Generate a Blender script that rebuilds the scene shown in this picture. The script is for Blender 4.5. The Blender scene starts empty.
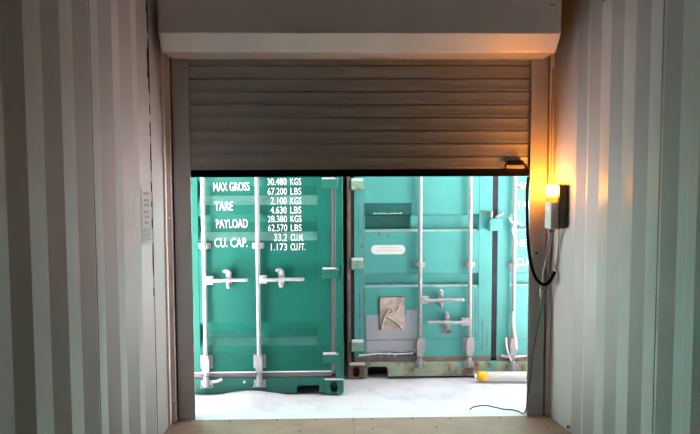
import bpy, bmesh, math, random
from mathutils import Vector, Matrix
random.seed(7)
C = bpy.context.scene.collection
S = bpy.context.scene

# ------------------------------------------------------------------ camera
CX, CZ = -0.224, 1.51
yaw, pitch, roll = 0.02472, 0.06777, -0.00362
fw = Vector((math.sin(yaw)*math.cos(pitch), math.cos(yaw)*math.cos(pitch), -math.sin(pitch)))
r0 = Vector((math.cos(yaw), -math.sin(yaw), 0)); u0 = r0.cross(fw)
rt = math.cos(roll)*r0 + math.sin(roll)*u0
up = -math.sin(roll)*r0 + math.cos(roll)*u0
cam = bpy.data.cameras.new('camera'); cam.sensor_width = 36; cam.lens = 665.9/700*36
cam.clip_start = 0.05
co = bpy.data.objects.new('camera', cam); C.objects.link(co)
M4 = Matrix((rt, up, -fw)).transposed().to_4x4(); M4.translation = (CX, 0, CZ)
co.matrix_world = M4
S.camera = co

# ------------------------------------------------------------------ sky, exposure
SKY_LOW, SKY_TOP = .25, 1.25
w = bpy.data.worlds.new('overcast_sky'); S.world = w; w.use_nodes = True
bg = w.node_tree.nodes['Background']
wt = w.node_tree; wc = wt.nodes.new('ShaderNodeTexCoord'); ws = wt.nodes.new('ShaderNodeSeparateXYZ'); wr = wt.nodes.new('ShaderNodeMapRange')
wt.links.new(wc.outputs['Generated'], ws.inputs[0]); wt.links.new(ws.outputs['Z'], wr.inputs['Value'])
wr.inputs['From Min'].default_value = 0; wr.inputs['From Max'].default_value = 1; wr.inputs['To Min'].default_value = SKY_LOW; wr.inputs['To Max'].default_value = SKY_TOP
wt.links.new(wr.outputs['Result'], bg.inputs[1])
bg.inputs[0].default_value = (0.96, 0.96, 1.0, 1)              # overcast, brighter overhead
S.view_settings.view_transform = 'Standard'; S.view_settings.look = 'None'
S.view_settings.gamma = 1; S.view_settings.use_curve_mapping = False
S.view_settings.exposure = 2.18

sun = bpy.data.lights.new('hazy_sun', 'SUN'); sun.energy = 60.0; sun.angle = math.radians(2); sun.color = (1.0, .96, .93)
so = bpy.data.objects.new('hazy_sun', sun); C.objects.link(so)
so.rotation_euler = (math.radians(90-33), 0, math.radians(-12))      # added to brighten the interior, from behind the store over its roof
LAMP = 50.0            # warning lamp lens
REAR = -8.0            # rear end of the store, its doors stand open

# ------------------------------------------------------------------ materials
def mat(name, col, rough=0.6, metal=0.0, var=0.08, vscale=6.0, bump=0.0, bscale=60.0, spec=0.5):
    m = bpy.data.materials.new(name); m.use_nodes = True
    nt = m.node_tree; b = nt.nodes['Principled BSDF']
    b.inputs['Roughness'].default_value = rough; b.inputs['Metallic'].default_value = metal
    b.inputs['Specular IOR Level'].default_value = spec
    tc = nt.nodes.new('ShaderNodeTexCoord')
    n = nt.nodes.new('ShaderNodeTexNoise'); n.inputs['Scale'].default_value = vscale; n.inputs['Detail'].default_value = 5
    nt.links.new(tc.outputs['Object'], n.inputs['Vector'])
    r = nt.nodes.new('ShaderNodeValToRGB')
    r.color_ramp.elements[0].position = 0.3; r.color_ramp.elements[1].position = 0.7
    r.color_ramp.elements[0].color = (*[c*(1-var) for c in col], 1)
    r.color_ramp.elements[1].color = (*[min(1, c*(1+var)) for c in col], 1)
    nt.links.new(n.outputs['Fac'], r.inputs['Fac']); nt.links.new(r.outputs['Color'], b.inputs['Base Color'])
    if bump:
        n2 = nt.nodes.new('ShaderNodeTexNoise'); n2.inputs['Scale'].default_value = bscale; n2.inputs['Detail'].default_value = 4
        nt.links.new(tc.outputs['Object'], n2.inputs['Vector'])
        bp = nt.nodes.new('ShaderNodeBump'); bp.inputs['Strength'].default_value = bump; bp.inputs['Distance'].default_value = 0.01
        nt.links.new(n2.outputs['Fac'], bp.inputs['Height']); nt.links.new(bp.outputs['Normal'], b.inputs['Normal'])
    return m

def blotch(m, col, lo, hi, scale=9.0, stretch=(1, 1, 1), seed=0.0, detail=8):
    """lay irregular blotches (rust, primer, worn paint) over a material"""
    nt = m.node_tree; b = nt.nodes['Principled BSDF']
    src = b.inputs['Base Color'].links[0].from_socket
    tc = nt.nodes.new('ShaderNodeTexCoord'); mp = nt.nodes.new('ShaderNodeMapping')
    mp.inputs['Scale'].default_value = stretch; mp.inputs['Location'].default_value = (seed, seed*1.7, seed*.6)
    n = nt.nodes.new('ShaderNodeTexNoise'); n.inputs['Scale'].default_value = scale; n.inputs['Detail'].default_value = detail
    n.inputs['Roughness'].default_value = .62
    r = nt.nodes.new('ShaderNodeMapRange'); r.inputs['From Min'].default_value = lo; r.inputs['From Max'].default_value = hi
    mx = nt.nodes.new('ShaderNodeMix'); mx.data_type = 'RGBA'
    nt.links.new(tc.outputs['Object'], mp.inputs['Vector']); nt.links.new(mp.outputs['Vector'], n.inputs['Vector'])
    nt.links.new(n.outputs['Fac'], r.inputs['Value']); nt.links.new(r.outputs['Result'], mx.inputs['Factor'])
    nt.links.new(src, mx.inputs['A']); mx.inputs['B'].default_value = (*col, 1)
    nt.links.new(mx.outputs['Result'], b.inputs['Base Color'])
    return m

M = {}
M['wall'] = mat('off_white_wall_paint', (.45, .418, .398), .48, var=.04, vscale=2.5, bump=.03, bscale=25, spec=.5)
M['post'] = mat('cream_post_paint', (.72, .64, .61), .5, var=.06)
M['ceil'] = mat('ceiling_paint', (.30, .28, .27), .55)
M['floor'] = blotch(mat('tan_floor_plywood', (.285, .165, .120), .6, var=.12, vscale=8, bump=.1, bscale=90), (.21, .125, .09), .52, .75, 5, (1, 6, 1), 2)
M['silver'] = mat('grey_silver_powder_coat', (.80, .77, .755), .42, metal=.3, var=.03, spec=.6)
M['guide'] = mat('grey_guide_coat', (.43, .43, .43), .42, var=.03, spec=.6)
M['slat'] = mat('grey_slat_coat', (.345, .343, .335), .36, metal=.25, var=.03, spec=.7)
M['black'] = mat('black_rubber', (.005, .005, .005), .9, spec=.05)
M['dark'] = mat('dark_gap_filler', (.012, .010, .009), .9)  # sealant; also painted shade inside castings and sill pockets
M['plastic'] = mat('light_grey_plastic', (.48, .49, .48), .45, var=.03)
M['plate'] = mat('dark_grey_back_plate', (.06, .055, .052), .5)
M['cable'] = mat('grey_cable_jacket', (.34, .34, .33), .5)
M['darkcable'] = mat('dark_cable_jacket', (.05, .05, .05), .5)
M['snow'] = blotch(mat('snow', (.60, .56, .585), .85, var=.02, bump=.35, bscale=12), (.44, .42, .46), .5, .75, 3.5)
M['sill_snow'] = blotch(mat('trodden_snow', (.58, .54, .57), .8, var=.03, bump=.2, bscale=30), (.55, .55, .6), .5, .7, 9, (1, 4, 1))
M['steel'] = mat('bare_grey_steel', (.30, .30, .32), .5, var=.1)
M['screw'] = mat('dark_screw_head', (.07, .055, .05), .5)
M['green'] = mat('sea_green_container_paint', (.004, .112, .085), .5, var=.08, vscale=3, spec=.25)
M['green_frame'] = mat('sea_green_frame_paint', (.006, .118, .090), .42, var=.08, vscale=3)
M['gasket'] = mat('grey_door_gasket', (.17, .14, .15), .7, var=.1)
M['zinc'] = mat('galvanised_lock_gear', (.32, .315, .33), .45, var=.06, vscale=20)
M['white'] = mat('white_stencil_paint', (.86, .88, .88), .6, var=.04)
M['turq'] = blotch(mat('turquoise_container_paint', (.06, .285, .26), .5, var=.08, vscale=3), (.30, .16, .09), .67, .72, 7, (1, 1, .5), 3)
M['turq_frame'] = blotch(mat('worn_turquoise_frame', (.06, .265, .24), .55, var=.1, vscale=6), (.20, .10, .06), .60, .68, 8, (1, 1, .4), 5)
M['rust'] = blotch(mat('rusty_brown_post', (.15, .085, .07), .8, var=.25, vscale=12, bump=.2), (.38, .24, .15), .58, .68, 12, (1, 1, .4), 1)
M['sillrust'] = blotch(blotch(mat('rusty_sill_paint', (.32, .33, .23), .75, var=.2, vscale=8, bump=.2), (.09, .36, .28), .50, .58, 5, (1, 1, .5), 4), (.17, .085, .055), .52, .62, 8, (1, 1, .7), 9)
M['darkgasket'] = mat('dark_door_gasket', (.032, .031, .037), .85, var=.2, vscale=14, spec=.1)
M['gasketrust'] = blotch(mat('stained_door_gasket', (.18, .15, .14), .8, var=.2), (.22, .12, .08), .5, .65, 10, (1, 1, 1), 6)
M['primer'] = blotch(mat('grey_primer_patch', (.34, .33, .36), .75, var=.06), (.20, .13, .10), .66, .72, 9, (1, 1, 1), 8)
M['overpaint'] = mat('dark_green_overpaint', (.008, .085, .08), .5, var=.12, vscale=10)
M['dash'] = mat('faded_beige_lettering', (.42, .52, .44), .7)
M['wornzinc'] = blotch(mat('worn_lock_gear_paint', (.30, .28, .28), .6, var=.08, vscale=20), (.28, .16, .12), .56, .66, 16, (1, 1, .6), 2)
M['sticker'] = mat('white_sticker', (.62, .64, .62), .5, var=.03)
M['pink'] = mat('faded_pink_print', (.60, .38, .38), .6)
M['beigeplate'] = blotch(mat('peeling_beige_plate', (.46, .36, .31), .6, var=.12, vscale=18), (.30, .22, .18), .5, .62, 12, (1, 1, 1), 3)
M['yellow'] = mat('yellow_end_cap', (.85, .42, .01), .45)
M['pole'] = mat('white_plastic_pole', (.84, .78, .74), .45, var=.03)
M['paper'] = mat('white_paper_label', (.52, .505, .485), .6, var=.02)
M['ink'] = mat('grey_printed_ink', (.33, .32, .31), .7)
M['weld'] = mat('weld_seam_shadow_paint', (.30, .29, .28), .6)  # seam paint, a darker grey than the wall
M['frost'] = blotch(mat('frosted_green_paint', (.075, .23, .19), .8, var=.1, vscale=5), (.035, .165, .13), .5, .7, 6, (1, 1, 3), 5)  # sky light on upward folds put into the colour, over frosted green
M['thinfrost'] = mat('thin_frost_on_green', (.024, .14, .112), .8, var=.15, vscale=5)  # same painted sky light, weaker, for the lowest fold
M['ledge'] = mat('dusty_pale_ledge', (.33, .43, .40), .85, var=.15, vscale=14)  # dust plus the bright highlight of the ledges, in one pale colour
M['grime'] = blotch(mat('dark_sill_grime', (.10, .095, .10), .85, var=.3, vscale=20), (.5, .5, .5), .58, .64, 26, (1, 1, 1), 2)
M['outer'] = mat('grey_outer_steel', (.16, .16, .165), .6)
M['brackets'] = blotch(mat('yellowed_hinge_paint', (.20, .33, .24), .7, var=.15, vscale=15), (.25, .13, .08), .55, .65, 14, (1, 1, 1), 3)

def lens_material():
    m = bpy.data.materials.new('lit_amber_lens'); m.use_nodes = True
    nt = m.node_tree; nt.nodes.clear()
    out = nt.nodes.new('ShaderNodeOutputMaterial'); em = nt.nodes.new('ShaderNodeEmission')
    tc = nt.nodes.new('ShaderNodeTexCoord'); sp = nt.nodes.new('ShaderNodeSeparateXYZ')
    nt.links.new(tc.outputs['Generated'], sp.inputs[0])
    mr = nt.nodes.new('ShaderNodeMapRange'); mr.inputs['From Min'].default_value = .25; mr.inputs['From Max'].default_value = .80
    mr.inputs['To Min'].default_value = .55; mr.inputs['To Max'].default_value = LAMP; mr.interpolation_type = 'SMOOTHSTEP'
    nt.links.new(sp.outputs['Z'], mr.inputs['Value']); nt.links.new(mr.outputs['Result'], em.inputs['Strength'])
    em.inputs['Color'].default_value = (1.0, .285, .022, 1)
    nt.links.new(em.outputs[0], out.inputs['Surface'])
    return m
M['lens'] = lens_material()

for k, cw, cr in (('wall', .25, .4), ('post', .5, .3)):
    b = M[k].node_tree.nodes['Principled BSDF']; b.inputs['Coat Weight'].default_value = cw; b.inputs['Coat Roughness'].default_value = cr

# ------------------------------------------------------------------ mesh helpers
ORIG = {}
def tag(o, label=None, cat=None, group=None, kind=None):
    if label: o['label'] = label
    if cat: o['category'] = cat
    if group: o['group'] = group
    if kind: o['kind'] = kind
    return o
def thing(name, loc, label, cat, group=None):
    o = bpy.data.objects.new(name, None); C.objects.link(o); o.location = loc
    o.empty_display_size = .1
    ORIG[o] = Vector(loc)
    return tag(o, label, cat, group)

class MB:
    def __init__(s): s.bm = bmesh.new()
    def box(s, x0, x1, y0, y1, z0, z1):
        v = [s.bm.verts.new(p) for p in ((x0,y0,z0),(x1,y0,z0),(x1,y1,z0),(x0,y1,z0),(x0,y0,z1),(x1,y0,z1),(x1,y1,z1),(x0,y1,z1))]
        for f in ((0,3,2,1),(4,5,6,7),(0,1,5,4),(1,2,6,5),(2,3,7,6),(3,0,4,7)): s.bm.faces.new([v[i] for i in f])
        return s
    def prism(s, pts, axis, a, b):
        """polygon pts (2D) extruded along axis: 'x' pts=(y,z); 'y' pts=(x,z); 'z' pts=(x,y)"""
        def P(p, t): return {'x': (t, p[0], p[1]), 'y': (p[0], t, p[1]), 'z': (p[0], p[1], t)}[axis]
        A = [s.bm.verts.new(P(p, a)) for p in pts]; B = [s.bm.verts.new(P(p, b)) for p in pts]
        n = len(pts)
        s.bm.faces.new(A); s.bm.faces.new(B[::-1])
        for i in range(n): s.bm.faces.new([A[i], B[i], B[(i+1) % n], A[(i+1) % n]])
        return s
    def sheet(s, prof, thick, axis, a, b):
        """open profile [(p,q)...] with a thickness added in the second coordinate"""
        return s.prism(list(prof) + [(p, q+thick) for p, q in reversed(prof)], axis, a, b)
    def tube(s, pts, r, n=10, r2=None):
        pts = [Vector(p) for p in pts]; rings = []
        ref = None
        for i, p in enumerate(pts):
            t = (pts[min(i+1, len(pts)-1)] - pts[max(i-1, 0)]).normalized()
            if ref is None:
                ref = t.orthogonal().normalized()
            ref = (ref - t*ref.dot(t)).normalized(); q = t.cross(ref)
            rr = r if r2 is None else r + (r2-r)*i/(len(pts)-1)
            rings.append([s.bm.verts.new(p + rr*(math.cos(2*math.pi*k/n)*ref + math.sin(2*math.pi*k/n)*q)) for k in range(n)])
        for A, B in zip(rings, rings[1:]):
            for k in range(n): s.bm.faces.new([A[k], A[(k+1) % n], B[(k+1) % n], B[k]]).smooth = True
        s.bm.faces.new(rings[0][::-1]); s.bm.faces.new(rings[-1])
        return s
    def build(s, name, m, parent=None, bevel=0.0, seg=2):
        bmesh.ops.recalc_face_normals(s.bm, faces=s.bm.faces)
        org = ORIG.get(parent, Vector((0, 0, 0)))
        if parent is None:                                   # own origin at the base centre
            xs = [v.co for v in s.bm.verts]
            org = Vector(((min(c.x for c in xs)+max(c.x for c in xs))/2, (min(c.y for c in xs)+max(c.y for c in xs))/2, min(c.z for c in xs)))
        for v in s.bm.verts: v.co -= org
        me = bpy.data.meshes.new(name); s.bm.to_mesh(me); s.bm.free()
        me.materials.append(m)
        o = bpy.data.objects.new(name, me); C.objects.link(o)
        if parent is None: o.location = org
        else: o.parent = parent
        ORIG[o] = org
        if bevel:
            b = o.modifiers.new('bevel', 'BEVEL'); b.width = bevel; b.segments = seg; b.limit_method = 'ANGLE'; b.angle_limit = math.radians(35)
        return o
def struct(o): o['kind'] = 'structure'; return o

def smooth_path(pts, k=8):
    """Catmull-Rom through points"""
    P = [Vector(p) for p in pts]; P = [P[0]*2-P[1]] + P + [P[-1]*2-P[-2]]; out = []
    for i in range(1, len(P)-2):
        for j in range(k):
            t = j/k; a, b, c, d = P[i-1:i+3]
            out.append(.5*((2*b) + (c-a)*t + (2*a-5*b+4*c-d)*t*t + (3*b-a-3*c+d)*t**3))
    out.append(P[-2]); return out

def text_mesh(txt, x, z, height, width, align, yfun, breaks, name, m, parent, rot=0.0):
    """stencilled lettering laid on a door whose face follows yfun(z)"""
    cu = bpy.data.curves.new('lettering_outline', 'FONT'); cu.body = txt; cu.size = 1; cu.resolution_u = 3; cu.offset = .005
    tmp = bpy.data.objects.new('lettering_outline', cu); C.objects.link(tmp)
    bpy.context.view_layer.update()
    me = bpy.data.meshes.new_from_object(tmp.evaluated_get(bpy.context.evaluated_depsgraph_get()))
    bpy.data.objects.remove(tmp)
    bm = bmesh.new(); bm.from_mesh(me); bpy.data.meshes.remove(me)
    xs = [v.co.x for v in bm.verts]; ys = [v.co.y for v in bm.verts]
    x0, x1 = min(xs), max(xs); h = .73
    sx = width/(x1-x0); sz = height/h
    for v in bm.verts:
        px = (v.co.x-x0)*sx; pz = v.co.y*sz
        if align == 'R': px -= width
        v.co = Vector((x+px, 0, z+pz+px*rot))
    for bz in breaks:
        g = list(bm.verts)+list(bm.edges)+list(bm.faces)
        bmesh.ops.bisect_plane(bm, geom=g, plane_co=(0, 0, bz), plane_no=(0, 0, 1))
    for v in bm.verts: v.co.y = yfun(v.co.z) - .0045
    org = ORIG[parent]
    for v in bm.verts: v.co -= org
    me = bpy.data.meshes.new(name); bm.to_mesh(me); bm.free(); me.materials.append(m)
    o = bpy.data.objects.new(name, me); C.objects.link(o); o.parent = parent; ORIG[o] = org
    o.modifiers.new('thickness', 'SOLIDIFY').thickness = .001
    return o

# ================================================================== THE STORE (a painted container, inside)
WI, WO, PER = 1.175, 1.211, .278
H = 2.69
def corrugated(far_first, sign, near, far):
    """plan profile (x,y) of the inner face from the near end to the far end"""
    pts = []
    k0 = math.floor((near-far_first)/PER)-1
    for k in range(k0, 60):
        a = far_first + k*PER
        for x, y in ((WI, a), (WI, a+.070), (WO, a+.138), (WO, a+.210)):
            if near <= y <= far: pts.append((sign*x, y))
    return pts
# left wall: last fold ends at y=3.493, right wall: y=3.639
pl = corrugated(3.493-PER*50, -1, REAR, 3.495); pl.append((-WI, 3.52)); pl.append((-WO-.004, 3.53)); pl.append((-WO-.004, 3.93))
pr = corrugated(3.639-PER*50, 1, REAR, 3.64); pr += [(WI, 3.662), (1.140, 3.72), (1.102, 4.0), (1.102, 4.06)]
def wall(name, prof, sign):
    mb = MB(); t = sign*.004
    outer = [(x+t, y) for x, y in prof]
    mb.prism(prof + outer[::-1], 'z', -.02, H)
    return struct(mb.build(name, M['wall']))
wl = wall('wall_left', pl, -1); wr = wall('wall_right', pr, 1)
# welded vertical sheet joints on two of the flats
def seam(parent, x, y, t):
    MB().tube([(x, y, .02), (x, y, H-.02)], t, 6).build('weld_seam', M['weld'], parent)
ORIG[wl] = wl.location.copy(); ORIG[wr] = wr.location.copy()
seam(wl, -WI+.000, 3.493-PER*3+.012, .003)
seam(wr, WI-.000, 3.639-PER*3+.022, .003)
seam(wl, -WI, 3.513, .004)

fl = struct(MB().box(-1.24, 1.24, REAR, 4.0, -.03, 0).build('floor', M['floor']))
ORIG[fl] = fl.location.copy()
# screws along the floor's outer edge
for x, y in [(-1.10,3.975),(-.86,3.975),(-.575,3.975),(-.335,3.975),(-.105,3.97),(.005,3.98),(.255,3.975),(.485,3.975),(.79,3.97),(1.01,3.965),
             (-.43,3.80),(0,3.82),(.38,3.83),(1.03,3.79)]:
    MB().tube([(x, y, -.001), (x, y, .0025)], .0065, 10).build('screw', M['screw'], fl)
# plank joint across the threshold board
MB().box(-.112, -.109, 3.5, 4.0, -.002, .0006).build('board_joint', M['screw'], fl)
MB().box(-1.24, 1.24, 4.0, 4.125, -.06, -.004).build('threshold', M['sill_snow'], fl, bevel=.004)
MB().box(-1.24, 1.24, 4.122, 4.16, -.10, -.02).build('sill_lip', M['steel'], fl, bevel=.004)
MB().box(-1.24, 1.24, REAR, 4.15, -.2, -.105).build('underframe', M['outer'], fl)

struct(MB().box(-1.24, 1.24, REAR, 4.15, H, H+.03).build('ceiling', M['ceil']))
# end wall above and beside the shutter, outer skin; sides widened out of view to block the sun
fr = MB().box(-1.24, 1.24, 4.10, 4.14, 2.19, H)
fr.box(-1.62, -1.26, 4.0, 4.14, -.2, H); fr.box(-1.27, -1.168, 4.06, 4.14, -.1, H); fr.box(1.06, 1.95, 4.076, 4.14, -.2, H)
struct(fr.build('wall_front', M['outer']))
# cream posts between the walls and the shutter guides
tp = MB(); tp.box(-1.235, -1.203, 3.905, 3.94, 0, 2.6); tp.box(-1.235, -1.184, 3.968, 4.0, 0, 2.6); tp.box(-1.26, -1.225, 3.92, 4.02, 0, 2.6)
tl = struct(tp.build('trim_1', M['post'], bevel=.002)); ORIG[tl] = tl.location.copy()
for z in (1.235, .13): MB().box(-1.222, -1.194, 3.938, 3.968, z, z+.012).build('clip', M['post'], tl)
tp = MB(); tp.box(1.076, 1.104, 3.998, 4.06, 0, 2.6); tp.box(1.07, 1.15, 4.05, 4.075, 0, 2.6)
tr = struct(tp.build('trim_2', M['post'], bevel=.002)); ORIG[tr] = tr.location.copy()
MB().box(1.066, 1.090, 4.01, 4.03, .145, .157).build('clip', M['post'], tr)
# torn dark sealant where the left wall sheet meets the post
def sealant():
    mb = MB(); z = 2.62; y0 = 3.505
    def strip(z0, z1, wd):
        n = max(2, int(abs(z1-z0)/.03)); L = []; Rr = []
        for i in range(n+1):
            zz = z0+(z1-z0)*i/n; e = min(1, i/1.5, (n-i)/1.5) if n > 2 else .8
            L.append((y0-.5*wd*random.uniform(.5, 1.2)*max(.15, e), zz)); Rr.append((y0+.010, zz))
        mb.prism(L+Rr[::-1], 'x', -WI-.002, -WI+.0025)
    strip(2.62, 2.22, .045); strip(2.2, 1.92, .034)
    for a, b in [(1.86,1.81),(1.77,1.70),(1.66,1.52),(1.46,1.41),(1.36,1.33),(1.27,1.22),(1.14,.97),(.9,.86)]: strip(a, b, .016)
    o = mb.build('trim_3', M['dark']); struct(o)
sealant()
struct(MB().box(-1.24, 1.24, REAR-.05, REAR, -.2, H).build('wall_back', M['outer']))
# bolts left in the walls near the ceiling and at the right foot
def stud(x, y, z, nm='wall_bolt', lab='', r=.010):
    s = 1 if x > 0 else -1
    t = thing(nm, (x, y, z), lab, 'bolt')
    MB().tube([(x+s*.004, y, z), (x-s*.004, y, z)], r*1.3, 12).build('washer', M['plastic'], t)
    MB().tube([(x-s*.003, y, z-.002), (x-s*.012, y, z-.002)], r*.8, 6).build('bolt_head', M['screw'], t)
stud(-WI, 3.235, 2.413, lab='small dark bolt head high on the left corrugated wall')
stud(WI, 3.675-.278*1+.05, 2.387, lab='small dark bolt head high on the right corrugated wall')
stud(1.136, 3.74, .03, lab='small rusty bolt at the foot of the right wall beside the doorway', r=.014)

# ================================================================== ROLLER SHUTTER
sh = thing('roller_shutter', (-.055, 4.03, 0), 'half open grey roller shutter with its box above the doorway', 'roller shutter')
ZB = 1.522; n_sl = 11; sp = .0772
prof = []
for k in range(n_sl):
    z = ZB + k*sp
    for f, d in ((0, .013), (.045, .013), (.055, -.0055), (.18, -.0058), (.36, -.0028), (.55, -.0018), (.75, -.0032), (.92, -.0062), (.965, -.0055), (.97, .013)):
        prof.append((4.024+d, z+f*sp))
MB().prism(prof + [(4.040, z) for y, z in (prof[-1], prof[0])], 'x', -1.095, .985).build('slat_curtain', M['slat'], sh)
MB().box(-1.098, .988, 4.014, 4.042, 1.480, 1.5225).build('bottom_rail', M['black'], sh, bevel=.003)
for x0, x1 in ((-1.176, -1.075), (.963, 1.066)):
    g = MB()
    if x0 < 0: g.box(x0, x1, 4.0, 4.010, 0, 2.19); g.box(x0, x1-.028, 4.008, 4.10, 0, 2.19)
    else: g.box(x0, x1, 4.0, 4.010, 0, 2.19); g.box(x0+.03, x1, 4.008, 4.10, 0, 2.19)
    g.build('guide_rail', M['guide'], sh, bevel=.003)
bxp = [(3.70, 2.60), (3.70, 2.267), (3.785, 2.178), (4.09, 2.178), (4.09, 2.60)]
bo = MB().prism(bxp, 'x', -1.160, 1.022).build('shutter_box', M['silver'], sh, bevel=.004)
for x0, x1 in ((-1.172, -1.160), (1.022, 1.034)):
    MB().prism(bxp, 'x', x0, x1).build('end_cap', M['silver'], sh, bevel=.002)
for x in (.975, .99): MB().box(x, x+.008, 3.696, 3.70, 2.418, 2.424).build('fixing_slot', M['black'], bo)
# black grip with its strap on the bottom rail
gp = MB().box(.828, .922, 3.985, 4.016, 1.547, 1.575).build('pull_handle', M['black'], sh, bevel=.006)
MB().tube(smooth_path([(.836,4.0,1.560),(.814,4.0,1.545),(.818,4.004,1.52),(.845,4.012,1.508)]), .0055, 8).build('strap', M['black'], gp)
MB().tube(smooth_path([(.915,4.0,1.560),(.935,4.0,1.545),(.948,4.004,1.52),(.955,4.012,1.495)]), .0055, 8).build('strap', M['black'], gp)

# ================================================================== WARNING LAMP on the right post
la = thing('warning_lamp', (1.115, 3.86, 1.17), 'lit amber warning lamp on a grey control box on the right wall', 'lamp')
MB().box(1.076, 1.118, 3.80, 3.925, 1.178, 1.428).build('back_plate', M['plate'], la, bevel=.004)
hs = MB().box(1.030, 1.078, 3.806, 3.918, 1.172, 1.328).build('control_box', M['plastic'], la, bevel=.005)
MB().box(1.0285, 1.031, 3.845, 3.88, 1.275, 1.30).build('push_button', M['silver'], hs, bevel=.002)
MB().box(1.031, 1.073, 3.810, 3.910, 1.328, 1.428).build('amber_lens', M['lens'], la, bevel=.010, seg=3)
MB().tube([(1.048, 3.86, 1.172), (1.048, 3.86, 1.150)], .009, 10).build('cable_gland', M['plate'], la)
MB().tube([(1.068, 3.87, 1.172), (1.068, 3.87, 1.155)], .007, 10).build('cable_gland', M['plate'], la)

# cables
def cable(name, pts, r, m, label, cat='cable', n=8):
    return tag(MB().tube(smooth_path(pts), r, n).build(name, M[m]), label, cat)
cable('safety_edge_cable', [(.952,3.994,1.476),(.944,3.985,1.42),(.938,3.97,1.36),(.937,3.96,1.25),(.941,3.95,1.10),(.952,3.94,.99),(.975,3.93,.895),(1.005,3.92,.847),(1.037,3.92,.832),(1.062,3.92,.846),(1.080,3.92,.873),(1.10,3.92,.912)], .0095, 'black',
      'thick black cable looping from the shutter edge to the right wall')
cable('lamp_cable', [(1.048,3.86,1.16),(1.050,3.89,1.10),(1.050,3.93,1.0),(1.040,3.95,.90),(1.030,3.95,.83),(1.027,3.95,.80)], .0055, 'cable',
      'thin pale grey cable with a plug hanging below the warning lamp')
pg = thing('cable_connector', (1.027, 3.95, .76), 'small pale plug connector hanging behind the black cable loop', 'connector')
MB().tube([(1.027,3.95,.80),(1.027,3.95,.757)], .010, 10).build('plug_body', M['plastic'], pg)
MB().tube([(1.027,3.95,.757),(1.027,3.95,.742)], .006, 8).build('plug_tip', M['plastic'], pg)
cable('control_cable', [(1.068,3.87,1.16),(1.072,3.91,1.05),(1.076,3.95,.95),(1.070,3.96,.86),(1.06,3.97,.80),(1.045,3.975,.74),(1.032,3.985,.64),(1.010,3.985,.50),(.990,3.985,.38),(.984,3.985,.30),(.975,3.985,.22),(.962,3.985,.12),(.958,3.99,.05),(.950,4.02,.008),(.93,4.07,.004),(.895,4.10,.003),(.85,4.105,.004),(.80,4.125,.010),(.745,4.15,.014),(.69,4.16,.006),(.655,4.165,-.008),(.64,4.20,-.06),(.63,4.26,-.17)], .004, 'darkcable',
      'thin dark cable running down the right guide and along the snowy sill')
cable('wall_cable', [(1.096,3.86,1.185),(1.100,3.87,1.10),(1.104,3.90,1.0),(1.102,3.918,.935),(1.100,3.92,.918)], .004, 'cable',
      'thin grey wire from the lamp back plate to the black cable end')
cable('riser_cable', [(1.085,3.985,1.43),(1.09,3.995,1.6),(1.087,3.995,1.8),(1.09,3.995,2.0),(1.088,3.99,2.12)], .005, 'cable',
      'thin grey cable rising above the warning lamp to the shutter box')
sw = thing('junction_plate', (1.0, 4.0, 1.0), 'small square grey plate with a dark screw on the right shutter guide', 'plate')
MB().box(.984, 1.026, 3.992, 4.0, .985, 1.065).build('cover', M['plastic'], sw, bevel=.003)
MB().tube([(1.006,3.9925,1.012),(1.006,3.989,1.012)], .007, 10).build('screw', M['black'], sw)

# paper label on the left wall, printed upright
pa = thing('paper_label', (-WI-.02, 3.46, 1.13), 'narrow white printed label stuck upright on the left corrugated wall', 'label')
sl = MB()
# the label lies on the inward slope and the flat of the second fold from the doorway
def wall_x(y):
    t = (y-(3.493-PER)) % PER
    if t < .07: return WI
    if t < .138: return WI + (WO-WI)*(t-.07)/.068
    if t < .21: return WO
    return WO + (WI-WO)*(t-.21)/.068
f = lambda y: -wall_x(y)+.0015
ys = [3.428, 3.489]
sl.prism([(f(y), y) for y in ys] + [(f(y)+.0015, y) for y in ys[::-1]], 'z', 1.14, 1.44)
sl.build('paper', M['paper'], pa)
for z, a, b in [(1.395,.25,.8),(1.36,.3,.75),(1.335,.3,.8),(1.30,.25,.7),(1.275,.35,.8),(1.245,.3,.7),(1.215,.1,.9),(1.205,.1,.9),(1.193,.1,.9),(1.183,.1,.9),(1.171,.1,.9),(1.16,.1,.9)]:
    y0, y1 = 3.428+.061*a, 3.428+.061*b
    MB().prism([(f(y0)+.0012, y0), (f(y1)+.0012, y1), (f(y1)+.0022, y1), (f(y0)+.0022, y0)], 'z', z, z+(.006 if z < 1.23 else .014)).build('print', M['ink'], pa)

# ================================================================== SNOW GROUND
def snow():
    bm = bmesh.new(); xs = [-7+.1*i for i in range(141)]; ys = [3.4+.08*i for i in range(58)]
    def hz(x, y):
        z = -.207 + .006*math.sin(3.1*x+1.3*y)+.005*math.sin(7.3*x-4.1*y)+.004*math.sin(11*y+5*x)+random.uniform(-.002, .002)
        z += .048*1.6*math.exp(-((x+.86)/.24)**2-((y-4.95)/.10)**2)            # heap against the green container's sill
        z += .03*math.exp(-((x+1.5)/.35)**2-((y-4.95)/.12)**2)
        z += .035*math.exp(-((y-4.30)/.08)**2)                            # ridge along the doorway
        z += .02*math.exp(-((x-.85)/.4)**2-((y-5.22)/.10)**2)
        if y > 5.02 and x < -.15: z = min(z, -.207)
        if y > 5.36: z = min(z, -.205)
        return z
    g = [[bm.verts.new((x, y, hz(x, y))) for x in xs] for y in ys]
    for j in range(len(ys)-1):
        for i in range(len(xs)-1): bm.faces.new([g[j][i], g[j][i+1], g[j+1][i+1], g[j+1][i]]).smooth = True
    mb = MB(); mb.bm.free(); mb.bm = bm
    o = mb.build('ground', M['snow']); struct(o)
    # the yard further out
    q = MB().box(-40, 40, -40, 40, -.5, -.235).build('yard', M['snow']); struct(q)
snow()

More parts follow.
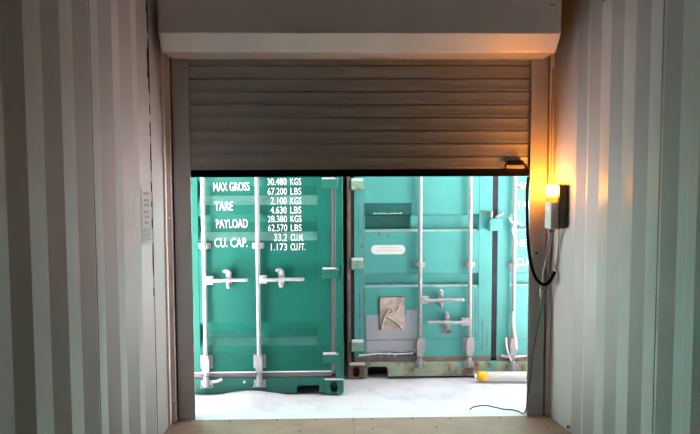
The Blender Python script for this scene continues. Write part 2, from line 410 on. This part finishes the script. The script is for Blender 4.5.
# ================================================================== SHIPPING CONTAINERS
Wd = 2.438; Lg = 6.058; Hc = 2.591
GZ = -.205
def door_profile(levels, y0):
    """levels: list of (z, depth) descending; returns function and break list"""
    L = sorted(levels)
    def fy(z):
        if z <= L[0][0]: return y0+L[0][1]
        for (za, da), (zb, db) in zip(L, L[1:]):
            if za <= z <= zb: return y0 + da + (db-da)*(z-za)/(zb-za)
        return y0+L[-1][1]
    return fy, [z for z, d in L], L

def oval_casting(mb, x0, x1, y0, y1, z0, z1, hole_r=(.030, .045)):
    """corner casting with an oval hole through its front face"""
    bm = mb.bm; cx, cz = (x0+x1)/2, (z0+z1)/2; n = 24
    ins, insb, out = [], [], []
    for k in range(n):
        a = 2*math.pi*k/n; c, s_ = math.cos(a), math.sin(a)
        ins.append(bm.verts.new((cx+hole_r[0]*c, y0, cz+hole_r[1]*s_)))
        insb.append(bm.verts.new((cx+hole_r[0]*c, y0+.07, cz+hole_r[1]*s_)))
        m_ = max(abs(c)/((x1-x0)/2), abs(s_)/((z1-z0)/2))
        out.append(bm.verts.new((cx+c/m_, y0, cz+s_/m_)))
    outb = [bm.verts.new((v.co.x, y1, v.co.z)) for v in out]
    for k in range(n):
        j = (k+1) % n
        bm.faces.new([ins[k], ins[j], out[j], out[k]]); bm.faces.new([ins[k], insb[k], insb[j], ins[j]])
        bm.faces.new([out[k], out[j], outb[j], outb[k]])
    bm.faces.new(insb[::-1]); bm.faces.new(outb)
    return mb

def container(name, label, x0, yf, P):
    """x0 left outer edge, yf front plane of the door end; P: the look and door layout"""
    t = thing('shipping_container', (x0+Wd/2, yf+Lg/2, GZ), label, 'shipping container')
    x1 = x0+Wd; z0 = GZ+.004; zt = z0+Hc; frame, sillm, post, gas = P['frame'], P['sill'], P['post'], P['gasket']
    pw = P['pw']
    # side walls, roof, rear
    for xa, s in ((x0, 1), (x1, -1)):
        prof = []
        y = yf+.15
        while y < yf+Lg-.15:
            for d, dy in ((.04, 0), (.04, .07), (.004, .138), (.004, .21)): prof.append((xa+s*d, y+dy))
            y += .278
        MB().prism(prof + [(px+s*.003, py) for px, py in reversed(prof)], 'z', z0+.12, zt-.06).build('side_wall', P['paint'], t)
        MB().box(min(xa, xa+s*.06), max(xa, xa+s*.06), yf+.12, yf+Lg-.05, z0+.01, z0+.13).build('bottom_rail', frame, t)
        MB().box(min(xa, xa+s*.06), max(xa, xa+s*.06), yf+.12, yf+Lg-.05, zt-.07, zt-.005).build('top_rail', frame, t)
    MB().box(x0+.01, x1-.01, yf+.03, yf+Lg-.03, zt-.03, zt-.012).build('roof', P['paint'], t)
    MB().box(x0+.02, x1-.02, yf+Lg-.06, yf+Lg-.03, z0+.05, zt-.03).build('rear_wall', P['paint'], t)
    MB().box(x0+.05, x1-.05, yf+.20, yf+Lg-.1, .0-.03+P['dz'], .0+P['dz']).build('container_floor', M['floor'], t)
    # front frame
    for s, xa, xb in ((0, x0, x0+pw), (1, x1-pw, x1)):
        MB().box(xa, xb, yf, yf+.14, z0+.115, zt-.11).build('corner_post', post[s], t, bevel=.006)
    for xa, xb in ((x0, x0+.162), (x1-.162, x1)):
        zc = z0+.118
        k = xa if xa == x0 else xb
        ca, cb = (x0, x0+P['cw']) if xa == x0 else (x1-P['cw'], x1)
        oval_casting(MB(), ca, cb, yf-.006, yf+.16, z0, zc).build('corner_casting', P['casting'], t, bevel=.006)
        oval_casting(MB(), ca, cb, yf-.006, yf+.16, zt-.118, zt).build('corner_casting', P['casting'], t, bevel=.006)
        oh = MB().box(ca+.03, cb-.03, yf+.066, yf+.07, z0+.02, zc-.015).build('casting_cavity', M['dark'], t)  # near-black sheet standing for the shade inside the casting
    MB().box(x0+pw, x1-pw, yf+.005, yf+.13, zt-.12, zt-.01).build('door_header', frame, t, bevel=.005)
    # sill with two pockets
    zs = P['zs']; pa_, pb_ = P['pocket']; pz = P['pz']
    xl, xr = x0+P['cw'], x1-P['cw']
    cut = [(xl, z0+.015)]
    if P['pocket_sides'][0]: cut += [(x0+pa_, z0+.015), (x0+pa_+.004, pz-.02), (x0+pa_+.02, pz), (x0+pb_-.02, pz), (x0+pb_, pz-.02), (x0+pb_, z0+.015)]
    if P['pocket_sides'][1]: cut += [(x1-pb_, z0+.015), (x1-pb_, pz-.012), (x1-pb_+.012, pz), (x1-pa_-.004, pz), (x1-pa_, pz-.004), (x1-pa_, z0+.015)]
    cut += [(xr, z0+.015), (xr, zs), (xl, zs)]
    MB().prism(cut, 'y', yf, yf+.13).build('door_sill', sillm, t, bevel=.003)
    MB().box(x0+pw, x1-pw, yf+.10, yf+.14, zs-.01, zs+.10).build('threshold', frame, t)
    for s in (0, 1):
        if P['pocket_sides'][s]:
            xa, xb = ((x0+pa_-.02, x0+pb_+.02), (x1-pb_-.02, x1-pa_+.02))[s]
            MB().box(xa, xb, yf+.128, yf+.135, z0+.02, pz+.02).build('pocket_back', M['dark'], t)  # near-black sheet standing for the shade in the pocket
    # doors
    yd = yf+.012                                  # outer face of the door leaves
    fy, br, L = door_profile(P['profile'], yd)
    xm = x0+Wd/2
    doors = []
    for s, (da, db) in enumerate(((x0+P['dgap'], xm-P['cgap']), (xm+P['cgap'], x1-P['dgap']))):
        d = MB()
        ztp = zt-.13
        ps, pin = P['stile_out'], P['stile_in']
        a, b = (da+ps, db-pin) if s == 0 else (da+pin, db-ps)
        # leaf frame
        d.box(da, a, yd, yd+.05, P['zd'], ztp); d.box(b, db, yd, yd+.05, P['zd'], ztp)
        d.box(a, b, yd, yd+.05, P['zd'], P['zrail']); d.box(a, b, yd, yd+.05, ztp-.09, ztp)
        dr = d.build('door', P['paint'], t, bevel=.003)
        prof = [(q+yd, z) for z, q in L if P['zrail'] < z < ztp-.09]
        prof = [(yd+.003, P['zrail'])] + prof + [(yd+.003, ztp-.09)]
        pn = MB().prism(prof + [(q+.006, z) for q, z in reversed(prof)], 'x', a+.001, b-.001)
        pn.build('panel', P['paint'], dr)
        if P.get('railseam'): MB().box(a, b, yd-.001, yd+.001, P['zrail']-.003, P['zrail']).build('panel_joint', P['seam'], dr)
        # gaskets
        g = MB(); zg = P['zd']
        g.box(da-.028, da+.002, yd+.004, yd+.04, zg-.02, ztp) if s == 0 else g.box(db-.002, db+.028, yd+.004, yd+.04, zg-.02, ztp)
        g.build('side_gasket', P['sgasket'], dr, bevel=.002)
        MB().box(da, db, yd+.004, yd+.04, zs+.002, zg).build('bottom_gasket', gas, dr, bevel=.002)
        if P.get('lip'): MB().box(da, db, yd-.004, yd+.006, zg-.004, zg+.004).build('gasket_lip', P['lip'], dr)
        # hinges
        for z in P['hinges']:
            xa, xb = (x0+.035, da+P['hl']) if s == 0 else (db-P['hl'], x1-.035)
            h = MB().prism([(yd-.028, z-.038), (yd-.028, z+.030), (yd, z+.040), (yd+.004, z-.038)], 'x', xa, xb)
            ho = h.build('hinge', P['hinge'], dr, bevel=.004)
            xc = x0+.045 if s == 0 else x1-.045
            MB().tube([(xc, yd-.016, z-.046), (xc, yd-.016, z+.046)], .010, 10).build('hinge_pin', P['hinge'], ho)
            if P['hsnow']:
                MB().prism([(yd-.030, z+.031), (yd-.022, z+.031+.014*P['hst']), (yd+.001, z+.040+.013*P['hst']), (yd+.002, z+.040)], 'x', xa+.002, xb-.002).build('snow', M['snow'], ho, bevel=.003)
        doors.append((dr, a, b, da, db))
    # meeting gasket
    MB().box(xm-P['cgap']-.002, xm+P['cgap']+.002, yd+.002, yd+.04, P['zd']-.02, zt-.13).build('meeting_gasket', P['sgasket'], doors[1][0], bevel=.003)
    return t, doors, fy, br, yd, (x0, x1, xm, z0, zt)

def rod(dr, x, yd, zlow, ztop, m, brackets, plate_z, rr=.0165, snow=None):
    yr = yd-.034
    r = MB().tube([(x, yr, zlow), (x, yr, ztop)], rr, 14).build('lock_rod', m, dr)
    for z in brackets:                                            # clamp with two bolted ears
        b = MB().box(x-.045, x+.045, yd-.012, yd+.002, z-.022, z+.022); b.tube([(x, yr, z-.024), (x, yr, z+.024)], rr*1.5, 14)
        b.box(x-.030, x+.030, yr-.014, yd, z-.016, z+.016)
        b.build('rod_bracket', m, dr, bevel=.004)
        for sx in (-.036, .036): MB().tube([(x+sx, yd-.010, z), (x+sx, yd-.020, z)], .008, 6).build('bracket_bolt', m, dr)
    za, zb = plate_z                                              # long lower bearing plate
    b = MB().box(x-.047, x+.047, yd-.008, yd+.002, za, zb)
    b.prism([(x-.024, za-.02), (x+.024, za-.02), (x+.028, za+.02), (x+.028, zb-.03), (x+.018, zb+.004), (x-.018, zb+.004), (x-.028, zb-.03), (x-.028, za+.02)], 'y', yd-.056, yd)
    b.build('bearing_plate', m, dr, bevel=.004)
    for sx in (-.038, .038):
        for zz in (za+.018, (za+zb)/2, zb-.018): MB().tube([(x+sx, yd-.006, zz), (x+sx, yd-.015, zz)], .007, 6).build('plate_bolt', m, dr)
    # cam at the foot, in its keeper on the sill
    c = MB().box(x-.044, x+.044, yd-.022, yd-.010, zlow-.028, zlow+.02)
    c.tube([(x, yr, zlow-.03), (x, yr, zlow+.05)], .022, 12)
    c.tube([(x-.030, yd-.028, zlow-.014), (x-.030, yd-.028, zlow+.022)], .013, 10); c.tube([(x+.030, yd-.028, zlow-.014), (x+.030, yd-.028, zlow+.022)], .013, 10)
    c.box(x-.05, x+.05, yd-.03, yd-.008, zlow-.040, zlow-.028)
    c.build('cam_keeper', m, dr, bevel=.004)
    return r

def handle(dr, xr, x_end, z, yd, m, xk, curl=True, hub=.04):
    """lever from the rod at xr to x_end with a retainer plate at xk"""
    s = 1 if x_end > xr else -1
    y = yd-.042
    h = MB()
    h.box(min(xr+s*.008, xr+s*(.008+hub+.02)), max(xr+s*.008, xr+s*(.008+hub+.02)), y-.012, y+.016, z-.033, z+.030)
    lv = h.build('lock_handle', m, dr, bevel=.005)
    k = MB()
    pts = [(xr+s*.03, y-.010, z+.002), (xr+s*.10, y-.014, z-.004), ((xr+x_end)/2+s*.02, y-.016, z+.0), (x_end, y-.016, z+.0)]
    k.tube(smooth_path(pts), .0125, 10); k.build('lever', m, lv)
    q = MB().box(xk-.021, xk+.021, yd-.030, yd+.004, z-.050, z+.055)
    q.tube([(xk, yd-.028, z-.050), (xk, yd-.028, z-.066)], .016, 10)
    q.tube([(xk, yd-.03, z-.045), (xk, yd-.066, z-.03)], .012, 8)
    q.build('handle_catch', m, lv, bevel=.006)
    if curl:
        MB().tube(smooth_path([(xk+.008, yd-.034, z+.03), (xk+.008, yd-.036, z+.056), (xk-.008, yd-.038, z+.068), (xk-.026, yd-.038, z+.066), (xk-.034, yd-.038, z+.056)]), .013, 10).build('catch_hook', m, lv)
    else:
        MB().tube(smooth_path([(xk, yd-.03, z+.04), (xk-.006, yd-.045, z+.062), (xk+.002, yd-.05, z+.078)]), .019, 10).build('catch_hook', m, lv)

# ---- the green container on the left -----------------------------------------
YL = 5.03
d = .042
up_levels = []
for o_ in (0.28, .56):
    up_levels += [(1.472+o_, 0), (1.404+o_, d), (1.336+o_, d), (1.260+o_, 0)]
PL = dict(paint=M['green'], frame=M['green_frame'], sill=M['green_frame'], post=(M['green_frame'], M['green_frame']), gasket=M['gasket'], sgasket=M['gasket'],
          casting=M['green_frame'], pw=.062, cw=.150, zs=-.066, pocket=(.190, .360), pz=-.128, pocket_sides=(True, True), dz=-.05,
          profile=[(.15, 0), (.18, 0), (.243, d), (.297, d), (.367, 0), (.989, 0), (1.058, d), (1.13, d), (1.191, 0), (1.26, 0), (1.336, d), (1.404, d), (1.472, 0)] + up_levels,
          dgap=.094, cgap=.020, stile_out=.098, stile_in=.105, zd=-.022, zrail=.125, hinges=(.085, .742, 1.425, 2.05), hl=.065, hinge=M['green_frame'], hsnow=True, hst=.2,
          lip=M['white'], railseam=True, seam=M['green_frame'])
tL, dL, fL, bL, ydL, gL = container('c', 'dark green shipping container with white weight lettering, left of the gap', -.153-Wd, YL, PL)
drl = dL[1][0]
for x, bk in ((-1.20, (.955,)), (-.797, (.955,))):
    rod(drl, x, ydL, -.095, 2.28, M['zinc'], bk + (1.9,), (.010, .115))
handle(drl, -1.20, -.872, .700, ydL, M['zinc'], -1.020); handle(drl, -.797, -.447, .703, ydL, M['zinc'], -.623)
# upward facing folds painted paler for the sky light, thinly frosted
for za, zb in ((.992, 1.055), (1.263, 1.333), (.183, .240)):
    zz = [za, zb]
    prof = [(fL(z)-.001, z) for z in zz]
    MB().prism(prof + [(q-.001, z) for q, z in reversed(prof)], 'x', dL[1][1]+.004, dL[1][2]-.004).build('frost', M['frost' if za > .5 else 'thinfrost'], drl)
# far leaf gear (behind the shutter guide)
for x in (-2.05, -1.62): rod(dL[0][0], x, ydL, -.095, 2.28, M['zinc'], (.955, 1.9), (.010, .115))
# snow on the left rod foot and its keeper
MB().tube(smooth_path([(-1.15, ydL-.045, -.082), (-1.11, ydL-.045, -.075), (-1.08, ydL-.04, -.062)]), .012, 8).build('snow', M['snow'], drl)
for x, z, r in ((-.915, -.095, .010), (-.50, -.0, .0)):
    if r: MB().tube([(x, YL, z), (x, YL-.008, z)], r, 10).build('snow_spot', M['snow'], tL)
MB().box(-.300, -.156, YL-.012, YL+.09, -.0865, -.077).build('snow', M['snow'], tL, bevel=.003)
# thin raised strip on the right post, in the frame paint
MB().box(-.176, -.171, YL-.0015, YL+.01, -.05, 2.2).build('worn_edge', M['green_frame'], tL)
T = lambda txt, x, z, h, wd, al, rot=0: text_mesh(txt, x, z, h, wd, al, fL, bL, 'lettering', M['white'], drl, rot)
T('MAX GROSS', -1.133, 1.366, .068, .272, 'L', .02); T('TARE', -1.122, 1.222, .070, .140, 'L', .01)
T('PAYLOAD', -1.118, 1.086, .070, .240, 'L', .01); T('CU. CAP.', -1.126, .945, .072, .250, 'L')
rows = [('30.480', 'KGS', 1.420), ('67.200', 'LBS', 1.347), ('2.100', 'KGS', 1.276), ('4.630', 'LBS', 1.206), ('28.380', 'KGS', 1.137), ('62.570', 'LBS', 1.068), ('33.2', 'CU.M.', .997), ('1.173', 'CU.FT.', .926)]
for num, unit, z in rows:
    T(num, -.578, z-.008, .054, .0245*len(num), 'R'); T(unit, -.551, z-.008, .054, {'KGS': .083, 'LBS': .083, 'CU.M.': .098, 'CU.FT.': .110}[unit], 'L')

# ---- the turquoise container on the right ------------------------------------
YR = 5.41
PR = dict(paint=M['turq'], frame=M['turq_frame'], sill=M['sillrust'], post=(M['rust'], M['turq_frame']), gasket=M['gasketrust'], sgasket=M['darkgasket'],
          casting=M['rust'], pw=.030, cw=.142, zs=-.066, pocket=(.165, .338), pz=-.102, pocket_sides=(True, True), dz=-.05,
          profile=[(.16, 0), (.559, 0), (.577, .058), (.662, .032), (.676, 0), (1.018, 0), (1.038, .060), (1.145, .034), (1.163, 0), (1.62, 0), (1.64, .038), (1.70, .038), (1.763, 0)],
          dgap=.060, cgap=.022, stile_out=.088, stile_in=.110, zd=-.022, zrail=.120, hinges=(.075, .755, 1.405, 2.05), hl=.075, hinge=M['brackets'], hsnow=True, hst=1.0,
          lip=None, railseam=True, seam=M['rust'])
tR, dR, fR, bR, ydR, gR = container('c', 'turquoise rust-stained shipping container, right of the gap', -.117, YR, PR)
dra, drb = dR[0][0], dR[1][0]
for x in (.481, .891): rod(dra, x, ydR, -.075, 2.28, M['wornzinc'], (.748, 1.9), (.010, .135))
rod(drb, 1.253, ydR, -.110, 2.28, M['wornzinc'], (.735, 1.9), (.012, .130)); rod(drb, 1.70, ydR, -.075, 2.28, M['wornzinc'], (.748, 1.9), (.010, .135))
handle(dra, .481, .840, .462, ydR, M['wornzinc'], .655, curl=False); handle(dra, .891, .535, .277, ydR, M['wornzinc'], .706, curl=False)
# snow clinging to the third rod
for pts, r in (([(1.253,ydR-.05,.36),(1.248,ydR-.052,.27),(1.262,ydR-.054,.16),(1.275,ydR-.05,.05)], .013), ([(1.19,ydR-.05,.14),(1.20,ydR-.052,.05),(1.235,ydR-.055,-.05)], .008),
               ([(1.205,ydR-.05,1.135),(1.225,ydR-.05,1.10),(1.29,ydR-.05,1.085),(1.315,ydR-.05,1.068)], .008), ([(1.25,ydR-.052,1.09),(1.235,ydR-.052,1.02),(1.253,ydR-.052,.97)], .008),
               ([(1.16,ydR-.01,-.018),(1.25,ydR-.012,-.03),(1.45,ydR-.012,-.02),(1.9,ydR-.012,-.02)], .010)):
    MB().tube(smooth_path(pts), r, 8).build('snow', M['snow'], drb)
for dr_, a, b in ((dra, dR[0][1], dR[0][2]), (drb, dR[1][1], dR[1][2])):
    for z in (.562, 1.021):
        MB().prism([(fR(z)-.004, z-.004), (fR(z)-.001, z+.008), (fR(z+.014)-.001, z+.015), (fR(z+.014)+.008, z+.010), (fR(z)+.01, z-.004)], 'x', a+.004, b-.004).build('dusty_ledge', M['ledge'], dr_)  # pale strip paints the ledge's highlight along with its dust
# rust creeping down the hinge side and along the joints
for x, z0_, z1_, wd in ((.0255, .13, .55, .006), (.024, .60, 1.0, .004), (.9475, .14, .50, .004), (.022, 1.05, 1.30, .003), (-.012, .15, .62, .004), (-.02, .85, 1.25, .003), (1.005, .0, .30, .005), (1.045, .0, .22, .005)):
    n = 10; L_, R_ = [], []
    for i in range(n+1):
        z = z0_+(z1_-z0_)*i/n; L_.append((x-wd*random.uniform(.2, 1), z)); R_.append((x+wd*random.uniform(.2, 1), z))
    MB().prism(L_+R_[::-1], 'y', ydR-.0015, ydR+.001).build('rust_streak', M['rust'], dra)
for x, z, r in ((.0, .72, .010), (.005, .90, .012), (-.005, 1.02, .008), (.15, 1.00, .012), (.22, .985, .010), (1.00, .55, .007), (1.01, .40, .006)):
    MB().prism([(x+r*random.uniform(.5, 1.1)*math.cos(a), z+r*random.uniform(.5, 1.4)*math.sin(a)) for a in [k*math.pi/5 for k in range(10)]], 'y', ydR-.0014, ydR+.001).build('rust_spot', M['rust'], dra)
# lock box over the meeting stiles
lb = MB().prism([(1.045, 1.025), (1.150, 1.025), (1.150, 1.115), (1.118, 1.130), (1.045, 1.122)], 'y', ydR-.055, ydR-.002).build('lock_box', M['turq_frame'], drb, bevel=.006)
MB().tube([(1.062,ydR-.03,1.128),(1.066,ydR-.03,1.185)], .012, 8).build('seal_bolt', M['wornzinc'], lb)
MB().tube(smooth_path([(1.10,ydR-.03,1.135),(1.13,ydR-.03,1.150),(1.165,ydR-.03,1.168)]), .010, 8).build('seal_bolt', M['wornzinc'], lb)
MB().tube(smooth_path([(.985,ydR-.012,1.175),(1.02,ydR-.014,1.182),(1.055,ydR-.016,1.176)]), .007, 8).build('seal_wire', M['gasketrust'], dra)
# overpainted rectangle with a faded line of lettering, laid on the fold of the panel
zz = [1.255, 1.163, 1.145, 1.040]
prof = [(fR(z)-.0015, z) for z in zz]
op = MB().prism(prof + [(q-.0015, z) for q, z in reversed(prof)], 'x', .028, .412).build('overpainted_patch', M['overpaint'], dra)
def print_line(xa, xb, z, h, y, name, m, parent):
    """a line of small worn print as one ragged strip"""
    top = []; x = xa
    while x < xb:
        wd = random.uniform(.008, .018); hh = random.uniform(.5, 1)*h
        top += [(x, z+hh), (x+wd, z+hh), (x+wd, z+.25*h), (x+wd+.003, z+.25*h)]; x += wd+.003
    MB().prism([(xa, z)] + top + [(x, z)], 'y', y, y+.0015).build(name, m, parent)
print_line(.10, .318, 1.166, .011, ydR-.0045, 'faded_lettering', M['dash'], op)
# rounded white sticker
pts = []
for k in range(25):
    a = -math.pi/2+math.pi*k/24; pts.append((.325+.038*math.cos(a), .872+.038*math.sin(a)))
for k in range(25):
    a = math.pi/2+math.pi*k/24; pts.append((.120+.038*math.cos(a), .872+.038*math.sin(a)))
st = MB().prism(pts, 'y', ydR-.003, ydR+.001).build('sticker', M['sticker'], dra)
print_line(.155, .300, .885, .009, ydR-.004, 'print', M['pink'], st); print_line(.125, .335, .863, .009, ydR-.004, 'print', M['pink'], st)
# grey primer patch and the peeling plate on it
MB().prism([(.042, .123), (.462, .123), (.462, .372), (.370, .372), (.370, .330), (.042, .330)], 'y', ydR-.002, ydR+.001).build('primer_patch', M['primer'], dra)
MB().prism([(.042, -.018), (.462, -.018), (.462, .117), (.042, .117)], 'y', ydR-.002, ydR+.001).build('primer_patch', M['primer'], dra)
MB().prism([(.045,-.018),(.46,-.018),(.46,.018),(.40,.022),(.33,.016),(.24,.024),(.15,.020),(.09,.012),(.045,.015)], 'y', ydR-.003, ydR+.001).build('grime_strip', M['grime'], dra)
pt = MB().box(.155, .355, ydR-.010, ydR, .205, .480).build('document_plate', M['beigeplate'], dra, bevel=.002)
pm = MB()
for pts, r in (([(.165,ydR-.011,.215),(.185,ydR-.018,.30),(.215,ydR-.018,.36),(.235,ydR-.014,.385)], .009), ([(.19,ydR-.011,.33),(.24,ydR-.018,.335),(.285,ydR-.02,.355),(.315,ydR-.014,.41)], .010),
               ([(.20,ydR-.012,.325),(.26,ydR-.016,.29),(.31,ydR-.018,.25),(.335,ydR-.012,.215)], .009), ([(.25,ydR-.012,.385),(.265,ydR-.016,.36),(.255,ydR-.014,.335)], .007)):
    pm.tube(smooth_path(pts), r, 8)
pm.build('peeling_film', M['beigeplate'], pt)
MB().box(.150, .360, ydR-.012, ydR-.001, .478, .482).box(.150, .153, ydR-.012, ydR-.001, .2, .48).build('plate_frame', M['rust'], pt)
# snow on the left casting and sill, rust blister
MB().box(-.100, .030, YR-.016, YR+.03, -.086, -.066).build('snow', M['snow'], tR, bevel=.007)
MB().tube(smooth_path([(-.02,ydR-.03,.0),(.06,ydR-.012,.002),(.16,ydR-.01,.008),(.30,ydR-.010,.004),(.43,ydR-.01,.008)]), .007, 8).build('snow', M['snow'], dra)
MB().prism([(.655,.175),(.665,.195),(.69,.200),(.70,.222),(.725,.215),(.735,.195),(.755,.185),(.74,.172),(.70,.168)], 'y', ydR-.002, ydR+.001).build('rust_scar', M['rust'], dra)
T2 = lambda txt, x, z, h, wd: text_mesh(txt, x, z, h, wd, 'L', fR, bR, 'lettering', M['white'], drb)
T2('MAX GROSS', 1.272, 1.362, .062, .40); T2('TARE', 1.274, 1.205, .062, .17); T2('NET', 1.276, .893, .062, .13); T2('CU.CAP.', 1.278, .735, .062, .26)

# ================================================================== WHITE POLE on the snow
po = thing('barrier_pole', (1.6, 5.26, -.19), 'white pole with a yellow end lying on the snow by the turquoise container', 'pole')
MB().tube([(1.005, 5.27, -.146), (2.9, 5.22, -.150)], .036, 18).build('shaft', M['pole'], po)
MB().tube([(.935, 5.272, -.146), (1.008, 5.270, -.146)], .040, 18).build('end_cap', M['yellow'], po)
MB().tube([(.912, 5.273, -.150), (.936, 5.272, -.147)], .024, 14).build('end_plug', M['pole'], po)
